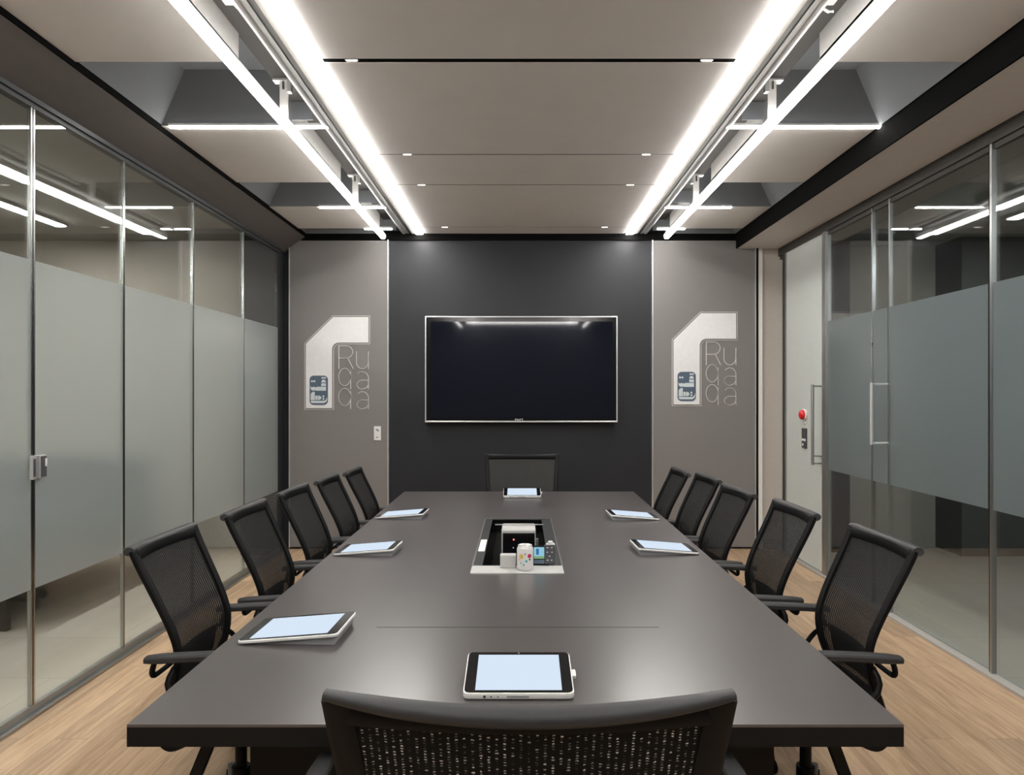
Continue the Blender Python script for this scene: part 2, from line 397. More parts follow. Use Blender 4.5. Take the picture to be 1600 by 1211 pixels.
# right glazed side: opaque pane, doors, panes
ER = [(.55, 1.6), (1.6, 2.6), (2.6, 3.64)]
for i, (a, b) in enumerate(ER):
    g = pane('window_%d' % (8+i), XR, a, b, ZR_TOP, .854, 2.024, M['glassR'], M['filmR'], 1)
    MB().box(XR-.016, XR+.010, b-.020, b-.004, .012, ZR_TOP).build('mullion', M['metal2'], g)
    MB().box(XR-.010, XR+.012, b-.004, b+.010, .012, ZR_TOP).build('seal', M['black'], g)
def door(name, y0, y1):
    g = pane(name, XR, y0, y1, ZR_TOP, .854, 2.024, M['glassR'], M['filmR'], 1)
    return g
d1 = door('door_1', 3.65, 4.65)
MB().box(XR-.010, XR+.012, 4.632, 4.645, .012, ZR_TOP).build('stile', M['metal2'], d1)
d2 = door('door_2', 4.65, 5.58)
MB().box(XR-.014, XR+.010, 4.852, 4.868, .012, ZR_TOP).build('stile', M['metal'], d2)
MB().box(XR-.026, XR+.014, 5.575, 5.615, .012, ZR_TOP).box(XR-.014, XR+.014, 5.555, 5.575, .012, ZR_TOP).build('frame_post', M['metal2'], d2)
# pull handles
def handle(par, y, z0, z1, stand, brackets, mt='silver'):
    b = MB(); X = XR-.005
    b.sweep([(X-stand, y, z0), (X-stand, y, z1)], .012, .012, n=12)
    h = b.build('handle', M[mt], par, smooth=True)
    for z in brackets:
        MB().sweep([(X-stand, y, z), (X-.002, y, z)], .008, .008, side=Vector((0, 0, 1)), n=10).build('handle_bracket', M[mt], h, smooth=True)
handle(d1, 4.66, 1.116, 1.526, .11, (1.516, 1.126))
MB().box(XR-.02, XR-.006, 4.852, 4.866, 1.79, 1.805).build('latch', M['metal'], d2)
d3 = MB().box(XR-.012, XR+.012, 5.625, 6.46, .02, ZR_TOP).build('door_3', M['palepanel']); d3['kind'] = 'structure'
MB().box(XR-.020, XR+.014, 6.46, 6.50, .012, ZR_TOP).build('frame_post', M['darkmetal'], d3)
MB().box(XR-.016, XR+.014, 6.42, 6.46, .012, ZR_TOP).build('frame_post', M['metal2'], d3)
MB().box(XR-.024, XR+.014, 5.615, 5.640, .012, ZR_TOP).build('frame_post', M['metal2'], d3)
handle(d3, 5.66, .882, 1.527, .085, (1.515, .955, .895), 'metal2')

# left lock
lk = empty('glass_door_lock', (XL+.006, 3.18, 1.12), 0, 'small chrome lock box clamped to the glass joint on the left partition', 'lock')
b = MB().box(.020, .034, -.040, -.014, -.052, .052, .002); b.build('strike_plate', M['silver'], lk)
MB().box(.034, .036, -.034, -.020, -.040, .040, .0005).build('strike_slot', M['ink'], lk)
MB().box(.0, .030, .016, .062, -.052, .052, .002).build('lock_case', M['silver'], lk)
MB().box(.030, .032, .020, .058, -.047, .047, .0005).build('lock_face', M['ink'], lk)
MB().box(.032, .036, .046, .056, -.0, .036, .001).build('thumb_turn', M['switchwhite'], lk)
for o in lk.children: o.location = (-.006, 0, 0)

# ------------------------------------------------------------------ wall panels
def wall_panel(x0, x1, label):
    e = empty('wall_panel', ((x0+x1)/2, 6.60, 0), 0, label, 'wall panel'); cx = (x0+x1)/2
    z1 = CAMZ+1.438
    MB().box(x0-cx+.006, x1-cx-.006, -.012, .02, .02, z1, .002).build('panel_board', M['wall_grey'], e)
    for xa, xb in ((x0, x0+.007), (x1-.007, x1)):
        MB().box(xa-cx-.001, xb-cx+.001, -.018, .02, .015, z1+.005).build('edge_trim', M['silver'], e)
    return e
PL, PR = (-2.165, -1.234), (1.234, 2.205)
wall_panel(*PL, 'grey wall panel with silver edges left of the television, switch plate on it')
wall_panel(*PR, 'grey wall panel with silver edges right of the television, nearest the glass doors')
struct('trim_9', MB().box(2.207, 2.222, 6.570, 6.62, 0, CAMZ+1.46), M['black'])
struct('trim_10', MB().box(-2.22, 2.222, 6.60, 6.62, CAMZ+1.445, CAMZ+1.53), M['black'])  # last strip is black in place of the shadow gap above the panels

# ------------------------------------------------------------------ emblems
ZS = 7.127
def EP(zx, zy): return ((zx-440)/ZS*YB/F, -(zy-620)/ZS*YB/F)   # local x,z in metres about the emblem's centre
def stroke(b, pts, r=.0038, y=-.004):
    b.sweep([(p[0], y, p[1]) for p in pts], r, .003, side=Vector((0, 1, 0)), n=6)
def stroke2(b, zpts, r=.0035):
    P = [EP(*p) for p in zpts]
    for a, c in zip(P, P[1:]):
        d = Vector((c[0]-a[0], c[1]-a[1])); L = d.length
        if L < 1e-6: continue
        n = Vector((-d.y, d.x))/L*r; e = d/L*r*.6
        q = [(a[0]-e.x+n.x, a[1]-e.y+n.y), (a[0]-e.x-n.x, a[1]-e.y-n.y), (c[0]+e.x-n.x, c[1]+e.y-n.y), (c[0]+e.x+n.x, c[1]+e.y+n.y)]
        b.prism(q, 'y', -.005, .0)
def arc(cx, cy, rx, ry, a0, a1, n=12):
    return [(cx+rx*math.cos(math.radians(a0+(a1-a0)*i/n)), cy+ry*math.sin(math.radians(a0+(a1-a0)*i/n))) for i in range(n+1)]
PLATE = [(95, 410), (400, 110), (790, 110), (790, 395), (462, 395)] + arc(462, 472, 77, 77, 270, 180, 8)[1:] + [(385, 1125), (95, 1125)]
OUTL = [(80, 404), (394, 96), (805, 96), (805, 410), (470, 410)] + arc(470, 478, 68, 68, 270, 180, 8)[1:] + [(402, 1140), (80, 1140), (80, 404)]
def emblem(px, py, label):
    e = empty('wall_emblem', (WX(px, YB), 6.588, WZ(py, YB)), 0, label, 'emblem')
    MB().prism([EP(*p) for p in PLATE], 'y', -.008, 0).build('plate', M['plate'], e)
    b = MB(); stroke2(b, OUTL, .0022); b.build('outline', M['line'], e)
    bd = MB().prism([EP(*p) for p in rrect(138, 342, 762, 1088, 46)], 'y', -.011, -.007).build('badge', M['badge'], e)
    b = MB()
    def disc(cx, cy, r): b.prism([EP(*p) for p in arc(cx, cy, r, r, 0, 342, 19)], 'y', -.0135, -.0105)
    for cx, cy in ((165, 825), (191, 825), (283, 788), (309, 788), (292, 993), (292, 1021)): disc(cx, cy, 11)
    def poly(z): b.prism([EP(*p) for p in z], 'y', -.0135, -.0105)
    poly(arc(294, 838, 25, 30, 180, 360) )
    poly([(268, 848), (320, 848), (320, 878), (268, 878)])
    poly([(148, 872)] + arc(185, 900, 30, 12, 200, 340, 6) + [(222, 886), (320, 886), (320, 930), (215, 930)] + arc(180, 893, 32, 36, 60, 190, 8))
    poly([(150, 1035), (150, 975)] + arc(190, 978, 40, 36, 180, 270, 6) + [(196, 942), (196, 1035)])
    poly([(202, 985), (228, 985), (228, 1033), (202, 1033)])
    poly([(233, 1033), (233, 985)] + arc(240, 1009, 30, 24, 270, 450, 8))
    poly([(150, 1042), (290, 1042)] + arc(295, 1005, 35, 37, 80, 0, 6) + [(334, 1010)] + arc(292, 1020, 42, 48, 0, 88, 6) + [(160, 1068)])
    b.build('badge_glyph', M['glyph'], bd)
    # lettering, one mesh per letter
    def letter(strokes, dy=0):
        q = MB()
        for s_ in strokes: stroke2(q, [(p[0], p[1]+dy) for p in s_], .0031)
        q.build('letter', M['line'], e)
    letter([[(460, 685), (460, 430), (545, 430)] + arc(545, 498, 70, 68, -90, 90) + [(460, 567)], [(560, 567), (620, 685)]])
    letter([[(657, 495), (657, 610)] + arc(722, 612, 66, 73, 180, 0) + [(790, 495)], [(790, 600), (790, 685)]])
    qq = [arc(525, 778, 67, 97, 0, 360, 28), [(592, 715), (592, 910)]]
    aa = [[(672, 742)] + arc(722, 790, 68, 72, 240, 360, 10) + [(790, 910)], [(790, 812), (722, 812)] + arc(722, 862, 60, 50, 270, 90, 14) + [(770, 896), (790, 862)]]
    letter(qq); letter(aa); letter(qq, 222); letter(aa, 222)
    return e
ex, ey = 465+440/ZS, 480+620/ZS
emblem(ex, ey, 'angular silver emblem with thin lettering on the grey panel left of the television')
emblem(ex+573.8, ey-5.9, 'angular silver emblem with thin lettering on the grey panel right of the television')

# switch plate on left panel
sw = empty('switch_plate', (WX(590, YB), 6.588, WZ(677, YB)), 0, 'small white switch plate with dark symbols on the grey wall panel', 'switch')
MB().box(-.033, .033, -.012, 0, -.066, .066, .003).build('plate', M['switchwhite'], sw)
b = MB().box(-.012, .006, -.0135, -.012, .028, .038).box(.004, .012, -.0135, -.012, .016, .034).build('symbol', M['ink'], sw)
MB().box(-.012, .006, -.0135, -.012, -.041, -.034).build('symbol', M['ink'], sw)
MB().box(-.022, .020, -.0145, -.012, -.004, .002).build('rocker_line', M['white'], sw)

# call button and door controller on pale door
bt = empty('call_button', (XR-.012, 6.0, 1.275), 0, 'red domed push button on the pale door panel', 'button')
R90 = Matrix.Rotation(-PI/2, 4, 'Y')
MB().lathe([(.048, 0), (.050, .004), (.050, .014), (.046, .018)], mat=R90, n=28).build('button_base', M['switchwhite'], bt, smooth=True)
MB().lathe([(.042, .016), (.042, .030), (.036, .042), (.022, .050), (.008, .053)], mat=R90, n=28).build('button_dome', M['red'], bt, smooth=True)
MB().box(-.014, 0, -.02, .02, -.082, -.058, .002).build('tag', M['alu'], bt)
ct = empty('door_controller', (XR-.012, 6.0, 1.075), 0, 'black narrow door control plate below the red button', 'control')
MB().box(-.014, 0, -.045, .045, -.085, .085, .003).build('plate', M['ink'], ct)
MB().box(-.018, -.014, -.045, .035, -.022, -.004, .001).build('bar', M['switchwhite'], ct)
MB().lathe([(.011, .014), (.011, .018)], mat=Matrix.Translation((0, .012, -.055)) @ R90, n=16).build('key_switch', M['switchwhite'], ct)

# ------------------------------------------------------------------ television
tvx0, tvx1, tvz0, tvz1 = WX(664, YB-.08), WX(965, YB-.08), WZ(660, YB-.08), WZ(494, YB-.08)
tv = empty('television', ((tvx0+tvx1)/2, 6.6195, (tvz0+tvz1)/2), 0, 'large black flat television with silver rim on the dark wall', 'television')
w, h = (tvx1-tvx0)/2, (tvz1-tvz0)/2
MB().box(-w+.01, w-.01, -.10, -.035, -h+.01, h-.01, .004).build('body', M['plastic'], tv)
b = MB()
t_ = .011
b.box(-w, w, -.11, -.06, h-t_, h, .003).box(-w, w, -.11, -.06, -h, -h+t_*1.3, .003).box(-w, -w+t_, -.11, -.06, -h+t_, h-t_, .002).box(w-t_, w, -.11, -.06, -h+t_, h-t_, .002)
b.build('rim', M['silver'], tv)
bz = MB().box(-w+t_, w-t_, -.106, -.098, -h+t_, h-t_).build('bezel', M['bezel'], tv)
MB().box(-w+.052, w-.045, -.1075, -.105, -h+.042, h-.050).build('screen', M['tv'], tv)
b = MB(); u = .0048   # tiny maker's mark of blocky characters on the lower rim
x = -.058
for ch in ([(0,0,1,5),(1,4,2,5),(1,2,2,3),(2,2,3,5)], [(0,0,1,5),(1,2,2,4),(2,0,3,3)], [(1,0,2,2),(0,2,1,5),(2,2,3,5),(1,2,2,3)], [(0,4,3,5),(1,0,2,4)]):
    for (a, c, d, e_) in ch: b.box(x+a*u, x+d*u, -.1095, -.1055, -h+.0165+c*u*.72, -h+.0165+e_*u*.72)
    x += 4.2*u
b.build('maker_mark', M['silver'], tv)
MB().box(-.3, .3, -.035, 0, -.2, .2).build('wall_bracket', M['black'], tv)

# ------------------------------------------------------------------ ceiling
CX = .04
ceil_words = {0: 'nearest the camera', 1: 'second from the camera', 2: 'narrow third from the camera', 3: 'fourth from the camera', 4: 'thin strip against the television wall'}
BD = [YF, 3.187, 4.42, 5.06, 6.34, 6.60]
for i in range(5):
    y0, y1 = BD[i]+(.0 if i == 0 else .006), BD[i+1]-(.030 if i == 0 else .008)
    e = MB().box(CX-.932, CX+.932, y0, y1, ZC, ZC+.03, .002).build('ceiling_panel', M['ceil'])
    tag(e, 'beige central ceiling panel between the light strips, ' + ceil_words[i], 'ceiling panel', 'central ceiling panels')
for i, y in enumerate((3.172, 4.42, 5.06, 6.34)):
    for s in (-1, 1):
        o = empty('groove_insert', (CX+s*(.80 if i == 0 else .75 if i < 3 else .72), y-.0, ZC+.001), 0,
                  'tiny bright spotlight in the %s ceiling groove from the camera, %s end' % (('first', 'second', 'third', 'fourth')[i], 'left' if s < 0 else 'right'), 'insert', 'groove spotlights')
        hw_ = .03
        MB().box(-hw_, hw_, -.006, .006, .0, .02).build('housing', M['alu'], o)
        MB().box(-hw_*.8, hw_*.8, -.005, .005, -.003, .0).build('lens', M['insert_glow'], o)  # small emissive insert for a bright spot in the groove
SEG = [YF, .9, 2.05, 3.165, 3.935, 4.42, 5.06, 5.69, 6.34, 6.585]
for s in (-1, 1):
    sd = 'left' if s < 0 else 'right'
    o = empty('light_strip', (CX+s*.98, 2.5, ZC), 0, 'wide glowing inner light strip running to the television wall, %s one' % sd, 'ceiling light', 'inner light strips')
    q = MB().box(-.055, .055, YF-2.5, 6.585-2.5, .012, .03); q.build('housing', M['white'], o)
    for a, b_ in zip(SEG, SEG[1:]):
        MB().box(-.035, .035, a-2.5+.005, b_-2.5-.005, -.013, .012, .006).build('diffuser', M['led'], o)
    xs = sorted((s*.040, s*.072)); MB().box(xs[0], xs[1], YF-2.5, 6.585-2.5, -.006, .012).build('border', M['white'], o)
    # rail beside it
    r = empty('ceiling_rail', (CX+s*1.12, 2.5, ZC), 0, 'long grey mounting rail with round tube outside the %s inner light strip' % sd, 'rail', 'ceiling rails')
    xs = sorted((-s*.063, -s*.040)); MB().box(xs[0], xs[1], YF-2.5, 6.585-2.5, .0, .06).build('channel', M['metal2'], r)
    xs = sorted((-s*.036, -s*.022)); MB().box(xs[0], xs[1], YF-2.5, 6.585-2.5, -.004, .05).build('channel', M['alu'], r)
    MB().sweep([(s*.008, YF-2.5, .018), (s*.008, 6.585-2.5, .018)], .025, .025, n=16).build('tube', M['alu'], r, smooth=True)
    # trough top
    xs = sorted((CX+s*1.10, CX+s*1.325))
    struct('ceiling_trough_%s' % sd, MB().box(xs[0], xs[1], YF, 6.6, 3.085, 3.12), M['brown'])
    # suspended strip
    o = empty('linear_pendant', (CX+s*1.268, 2.5, CAMZ+1.40), 0, 'slim suspended light bar hung below the ceiling on white brackets, %s side' % sd, 'ceiling light', 'suspended light bars')
    MB().box(-.026, .026, YF-2.5, 6.31-2.5, .0, .03, .003).build('housing', M['alu'], o)
    MB().box(-.0155, .0155, YF-2.5, 6.305-2.5, -.009, .006, .002).build('diffuser', M['led2'], o)
    MB().box(-.012, .012, YF-2.5, 6.305-2.5, .028, .034, .002).build('uplight_diffuser', M['led3'], o)
    for y in (.5, 2.08, 3.66, 5.24):
        bk = MB().box(-.022, .022, y-2.5-.004, y-2.5+.004, .03, .235).build('bracket', M['white'], o)
        MB().box(-.055, .055, y-2.5-.02, y-2.5+.03, .225, .235).build('bracket_plate', M['alu'], bk)
        MB().box(-s*.03-.012, -s*.03+.012, y-2.5-.02, y-2.5+.012, .165, .225, .003).build('clamp', M['alu'], bk)
        MB().tube([(-.0, y-2.5-.012, .18), (0, y-2.5-.012, .222)], .006).build('bolt', M['metal'], bk)
    c = empty('cable_clip', (CX+s*1.20, 2.87, 3.085), 0, 'small white clip under the brown trough near the top of the frame, %s side' % sd, 'clip', 'trough clips')
    MB().box(-.055, .05, -.03, .03, -.035, 0, .004).build('clip_body', M['alu'], c)
    MB().sweep([(-.02, -.0, -.03), (.0, .02, -.05), (.03, .03, -.06), (.05, .03, -.058)], .006, .004, n=8).build('clip_arm', M['alu'], c)
# outer panels, coffers and cross bars
OP = [(YF, 3.187, 'nearest the camera'), (3.948, 5.0, 'second from the camera'), (5.647, 6.39, 'third from the camera')]
CF = [(3.187, 3.948), (5.0, 5.647), (6.39, 6.60)]
for s in (-1, 1):
    sd = 'left' if s < 0 else 'right'
    xo = s*2.015; xi = CX+s*1.315
    for (a, b_, wd) in OP:
        o = empty('ceiling_panel', ((xo+xi)/2, (a+b_)/2, ZC), 0, 'pale beige outer ceiling panel on the %s, %s' % (sd, wd), 'ceiling panel', 'outer ceiling panels')
        cx, cy = (xo+xi)/2, (a+b_)/2; hw_ = abs(xo-xi)/2
        MB().box(-hw_, hw_, a-cy, b_-cy, 0, .02, .002).build('board', M['ceil_outer'], o)
        xx = -s*hw_; xs = sorted((xx, xx+s*.012))
        MB().box(xs[0], xs[1], a-cy, b_-cy, -.02, .13).build('side_fascia', M['white'], o)
    for k, (a, b_) in enumerate(CF):
        xin = CX+s*1.318
        m_ = MB()
        q = bmesh.new()
        din, dx = .035, .15
        lo = [(xo, a), (xin, a), (xin, b_), (xo, b_)]; hi = [(xo-s*dx, a+din), (xin, a+din), (xin, b_-din), (xo-s*dx, b_-din)]
        L = [q.verts.new((x, y, ZC+.002)) for x, y in lo]; H = [q.verts.new((x, y, ZC+.30)) for x, y in hi]
        q.faces.new(H)
        for j in (0, 2, 3): q.faces.new((L[j], L[(j+1) % 4], H[(j+1) % 4], H[j]))
        bmesh.ops.recalc_face_normals(q, faces=q.faces)
        bmesh.ops.solidify(q, geom=q.faces[:], thickness=-.01)
        m_.add(q)
        xs = sorted((CX+s*1.318, CX+s*1.20)); m_.box(xs[0], xs[1], b_-.012, b_-.004, ZC+.03, 3.085)
        o = struct('ceiling_coffer_%s' % sd, m_, M['coffer'])
        o.name = 'ceiling_coffer_%s_%d' % (sd, k+1)
    for (y, xa, xb, wd) in ((3.955, 1.115, 2.015, 'nearer'), (5.655, 1.115, 1.66, 'farther'), (6.395, 1.2, 1.46, 'short far')):
        o = empty('cross_light_bar', (CX+s*(xa+xb)/2, y, ZC), 0, '%s thin glowing light bar running across the ceiling panels on the %s' % (wd, sd), 'ceiling light', 'cross light bars')
        hl = (xb-xa)/2
        MB().box(-hl, hl, -.010, .016, .0, .016).build('housing', M['alu'], o)
        MB().box(-hl+.006, hl-.006, -.012, .012, -.010, .002, .003).build('diffuser', M['led2'], o)
for k, (y0, y1) in enumerate(((3.157, 3.193), (4.412, 4.426), (5.052, 5.066), (6.332, 6.346))):
    struct('trim_%d' % (11+k), MB().box(CX-.93, CX+.93, y0-.004, y1+.004, ZC+.0305, ZC+.034).box(CX-.93, CX+.93, y0+.001, y1-.001, ZC+.002, ZC+.0305), M['black'])  # black strips put in the panel gaps to paint them dark as shade
# bar across the room behind the camera
o = empty('rear_light_bar', (CX, -1.35, ZC), 0, 'glowing light bar across the ceiling by the rear wall, seen mirrored in the television', 'ceiling light')
MB().box(-1.15, 1.15, -.02, .02, -.028, -.016).build('housing', M['alu'], o)
MB().box(-1.14, 1.14, -.016, .016, -.058, -.027, .003).build('diffuser', M['led2'], o)

# ------------------------------------------------------------------ conference table
TX0, TX1, TY0, TY1, TZ = -.834, .813, 1.492, 5.066, .75
tb = empty('conference_table', (-.01, 3.28, 0), 0, 'long dark satin conference table with black edges and inset cable tray', 'table')
ox, oy = .01, -3.28
def T(mb, name, mat, par=tb, **k):
    bmesh.ops.translate(mb.bm, vec=(ox, oy, 0), verts=mb.bm.verts); return mb.build(name, mat, par, **k)
HX0, HX1, HY0, HY1 = -.19, .165, 2.755, 3.95
b = MB()
zt0, zt1 = TZ-.006, TZ
for (x0, x1, y0, y1) in ((TX0, HX0, TY0, TY1), (HX1, TX1, TY0, TY1), (HX0, HX1, TY0, HY0), (HX0, HX1, HY1, TY1)):
    b.box(x0, x1, y0, y1, zt0, zt1)
bmesh.ops.remove_doubles(b.bm, verts=b.bm.verts, dist=1e-5)
T(b, 'tabletop', M['table'])
b = MB(); b.box(TX0, HX0, TY0, TY1, TZ-.0475, zt0).box(HX1, TX1, TY0, TY1, TZ-.0475, zt0).box(HX0, HX1, TY0, HY0, TZ-.0475, zt0).box(HX0, HX1, HY1, TY1, TZ-.0475, zt0)
T(b, 'table_edge', M['tabedge'])
T(MB().box(WX(588, 2.11), WX(1030, 2.11), 2.1135, 2.1165, TZ-.0002, TZ+.0004), 'panel_seam', M['tabedge'])
for (ya, yb, xa, xb) in ((1.72, 2.0, -.66, .62), (4.15, 4.5, -.33, .30)):
    T(MB().box(xa, xb, ya, ya+.05, 0.0, TZ-.0475).box(xa, xb, yb-.05, yb, 0, TZ-.0475).box(xa+.06, xb-.06, ya+.05, yb-.05, 0, TZ-.0475), 'pedestal', M['tabbase'])
T(MB().box(-.24, .21, 2.0, 4.15, .45, TZ-.16), 'spine', M['tabbase'])
for s, xt, xb in ((-1, -.695, -.98), (1, .70, .96)):
    T(MB().hexa([(xb-.013, 1.605, 0), (xb+.013, 1.605, 0), (xb+.013, 1.63, 0), (xb-.013, 1.63, 0)], [(xt-.013, 1.615, TZ-.0475), (xt+.013, 1.615, TZ-.0475), (xt+.013, 1.64, TZ-.0475), (xt-.013, 1.64, TZ-.0475)]), 'leg', M['tabbase'])
# cable tray
b = MB()
b.box(HX0, HX1, HY0, HY1, TZ-.075, TZ-.070).box(HX0, HX0+.004, HY0, HY1, TZ-.07, TZ-.002).box(HX1-.004, HX1, HY0, HY1, TZ-.07, TZ-.002).box(HX0, HX1, HY0, HY0+.004, TZ-.07, TZ-.002).box(HX0, HX1, HY1-.004, HY1, TZ-.07, TZ-.002)
tray = T(b, 'cable_tray', M['black'])
T(MB().box(HX0-.006, HX1+.006, HY0-.012, HY0+.105, TZ-.004, TZ+.004, .0015), 'front_lip', M['satin'], tray)
T(MB().box(HX0-.004, HX0+.035, HY0+.105, HY1, TZ-.004, TZ+.003, .001).box(HX1-.048, HX1+.004, HY0+.105, HY1, TZ-.004, TZ+.003, .001), 'side_rail', M['darkmetal'], tray)
fr = T(MB().box(HX0-.008, HX0-.002, HY0+.10, HY1, TZ-.003, TZ+.0045).box(HX1+.002, HX1+.008, HY0+.10, HY1, TZ-.003, TZ+.0045).box(HX0-.008, HX1+.008, HY1-.008, HY1+.002, TZ-.003, TZ+.0045), 'rim', M['metal2'], tray)
T(MB().box(HX0+.002, HX0+.032, 3.12, 3.36, TZ+.0, TZ+.007, .002), 'socket', M['switchwhite'], tray)

# things in the tray
pj = empty('media_box', (-.008, 3.21, TZ-.070), 0, 'black fronted media box with grey sides standing in the table tray', 'media player')
MB().box(-.078, .078, 0, .16, 0, .152, .006).build('case', M['satin'], pj)
MB().box(-.072, .074, -.004, .004, .004, .137, .002).build('front_face', M['bezel'], pj)
MB().lathe([(.004, 0), (.004, .0015)], mat=Matrix.Translation((-.022, -.004, .108)) @ Matrix.Rotation(PI/2, 4, 'X'), n=12).build('indicator', M['ledred'], pj)
for x in (-.024, .0, .024): MB().lathe([(.0018, 0), (.0018, .0015)], mat=Matrix.Translation((x, -.004, .071)) @ Matrix.Rotation(PI/2, 4, 'X'), n=8).build('indicator', M['ledwhite'], pj)
MB().tube([(-.11, .10, .157), (.12, .10, .157)], .0025).build('rod', M['metal2'], pj)
MB().box(.080, .092, .05, .07, .05, .10, .002).build('side_clip', M['metal2'], pj)
wb = MB().box(-.032, .032, -.02, .02, 0, .052, .003).build('small_box', M['satin']); wb.location = (WX(794, 2.83), 2.835, TZ+.004)
tag(wb, 'small plain white box beside the drinks can in the table tray', 'box')
can = empty('drinks_can', (WX(820.5, 2.80), 2.795, TZ+.004), 0, 'white drinks can with coloured dots standing in front of the table tray', 'can')
MB().lathe([(.026, 0), (.0315, .006), (.0325, .012), (.0325, .082), (.030, .090), (.027, .094)], n=32).build('body', M['canwhite'], can, smooth=True)
MB().lathe([(.027, .0935), (.0285, .0965), (.0275, .098), (.025, .0955), (.001, .0955)], n=28).build('lid', M['silver'], can, smooth=True)
MB().box(-.008, .008, -.004, .012, .0955, .0975, .0008).build('pull_tab', M['silver'], can)
def dot(ang, z, r, mat):
    q = MB(); n = 14; b2 = bmesh.new(); R = .0329
    vs = [b2.verts.new((R*math.sin(ang+r/R*math.cos(2*PI*j/n)), -R*math.cos(ang+r/R*math.cos(2*PI*j/n)), z+r*math.sin(2*PI*j/n))) for j in range(n)]
    vi = [b2.verts.new(v.co*1.0 - Vector((v.co.x*.02, v.co.y*.02, 0))) for v in vs]
    b2.faces.new(vs); b2.faces.new(vi[::-1])
    for j in range(n): b2.faces.new((vs[j], vs[(j+1) % n], vi[(j+1) % n], vi[j]))
    q.add(b2); q.build('printed_dot', mat, can)
dot(-.50, .058, .0095, M['yellow']); dot(.55, .060, .0085, M['pink']); dot(.15, .040, .005, M['teal']); dot(.0, .068, .003, M['badge']); dot(-.55, .032, .003, M['teal']); dot(.58, .046, .004, M['ink']); dot(-.18, .026, .0035, M['teal']); dot(-.75, .045, .0035, M['yellow'])
gd = empty('handheld_display', (WX(842.5, 2.85), 2.865, TZ+.004), 0, 'small upright colour display showing a blue picture beside the drinks can', 'display')
ROT = Matrix.Rotation(math.radians(-10), 4, 'X')
def tilt(o): o.rotation_euler = (math.radians(-10), 0, 0); return o
tilt(MB().box(-.026, .024, -.002, .010, .003, .078, .003).build('body', M['plastic'], gd))
tilt(MB().box(-.021, .021, -.004, -.002, .026, .072).build('screen', M['gadget_sky'], gd))
tilt(MB().box(-.012, -.001, -.005, -.004, .042, .066).build('picture_tower', M['gadget_blue'], gd))
tilt(MB().box(-.021, .021, -.005, -.004, .026, .036).build('picture_meadow', M['gadget_green'], gd))
tilt(MB().box(-.021, .021, -.004, -.002, .006, .022).build('lower_panel', M['badge'], gd))
rm = empty('remote_control', (WX(859, 2.85), 2.865, TZ+.004), 0, 'black remote control propped upright at the right corner of the table tray', 'remote')
tilt(MB().box(-.022, .022, -.002, .012, .003, .082, .004).build('body', M['ink'], rm))
for (x, z) in ((-.008, .07), (.009, .07), (-.009, .052), (.01, .052), (0, .036), (-.008, .02), (.008, .02)):
    tilt(MB().box(x-.003, x+.003, -.0035, -.001, z-.0016, z+.0016).build('key', M['alu'], rm))
pk = MB().box(-.02, .02, -.02, .02, 0, .018, .004).lathe([(.012, .016), (.012, .026), (.008, .030)], n=16).build('cable_puck', M['alu']); pk.location = (WX(860, 3.2), 3.2, TZ+.0035)
tag(pk, 'small silver cable knob on the right rail of the table tray', 'knob')

# ------------------------------------------------------------------ tablets
def slab(b, W, D, z0, z1, r=.014): b.prism(rrect(-W/2, W/2, -D/2, D/2, r, 5), 'z', z0, z1, .0025)
def make_tablet(W, D, raise_, axis, label, ports):
    """axis 'y': far long side raised; axis 'x': the +x short side raised (local)"""
    e = empty('tablet', (0, 0, 0), 0, label, 'tablet', 'tablets on the table')
    L = D if axis == 'y' else W
    ang = math.asin(raise_/L)
    piv = empty('tmp', (0, 0, 0))
    bpy.data.objects.remove(piv)
    if axis == 'y': MT = Matrix.Translation((0, -D/2, 0)) @ Matrix.Rotation(ang, 4, 'X') @ Matrix.Translation((0, D/2, 0))
    else: MT = Matrix.Translation((-W/2, 0, 0)) @ Matrix.Rotation(-ang, 4, 'Y') @ Matrix.Translation((W/2, 0, 0))
    th = .017 if axis == 'y' else .011
    def put(mb, name, mat, par=e):
        bmesh.ops.transform(mb.bm, matrix=MT, verts=mb.bm.verts); return mb.build(name, mat, par, smooth=True, angle=40)
    b = MB(); slab(b, W, D, .002, th); put(b, 'shell', M['tabwhite'])
    b = MB(); b.prism(rrect(-W/2+.003, W/2-.003, -D/2+.003, D/2-.003, .012, 5), 'z', th-.0005, th+.0009); bz_ = put(b, 'bezel', M['bezel'])
    bx, by = (.028, .012) if axis == 'y' else (.032, .013)
    b = MB().box(-W/2+bx, W/2-bx, -D/2+by, D/2-by-.004, th+.0005, th+.0014); put(b, 'screen', M['screen'])
    # wedge foot under the raised side
    if axis == 'y':
        w0 = MB(); w0.prism([(-D/2+.02, .0), (D/2-.006, 0), (D/2-.006, raise_*.94), (-D/2+.02, .004)], 'x', -W/2+.012, W/2-.012); w0.build('wedge_stand', M['tabgrey'], e)
    else:
        w0 = MB(); w0.prism([(-W/2+.05, 0), (W/2-.014, 0), (W/2-.006, raise_*.95), (-W/2+.05, raise_*.17)], 'y', -D/2+.014, D/2-.014); w0.build('wedge_stand', M['tabgrey'], e)
    if ports:
        for x, r in ((-.078, .0035), (-.063, .002), (-.047, .0015)):
            put(MB().lathe([(r, 0), (r, .001)], mat=Matrix.Translation((x, -D/2, .009)) @ Matrix.Rotation(PI/2, 4, 'X'), n=12), 'port', M['ink'])
        put(MB().box(-.027, .024, -D/2-.001, -D/2+.001, .0065, .0115), 'speaker_slot', M['tabgrey'])
        put(MB().lathe([(.002, 0), (.002, .0005)], mat=Matrix.Translation((0, D/2-.008, th+.0009)), n=10), 'camera_lens', M['tabgrey'])
        put(MB().box(W/2-.002, W/2+.010, -.012, .018, .004, .014, .004), 'side_dongle', M['alu'])
    return e
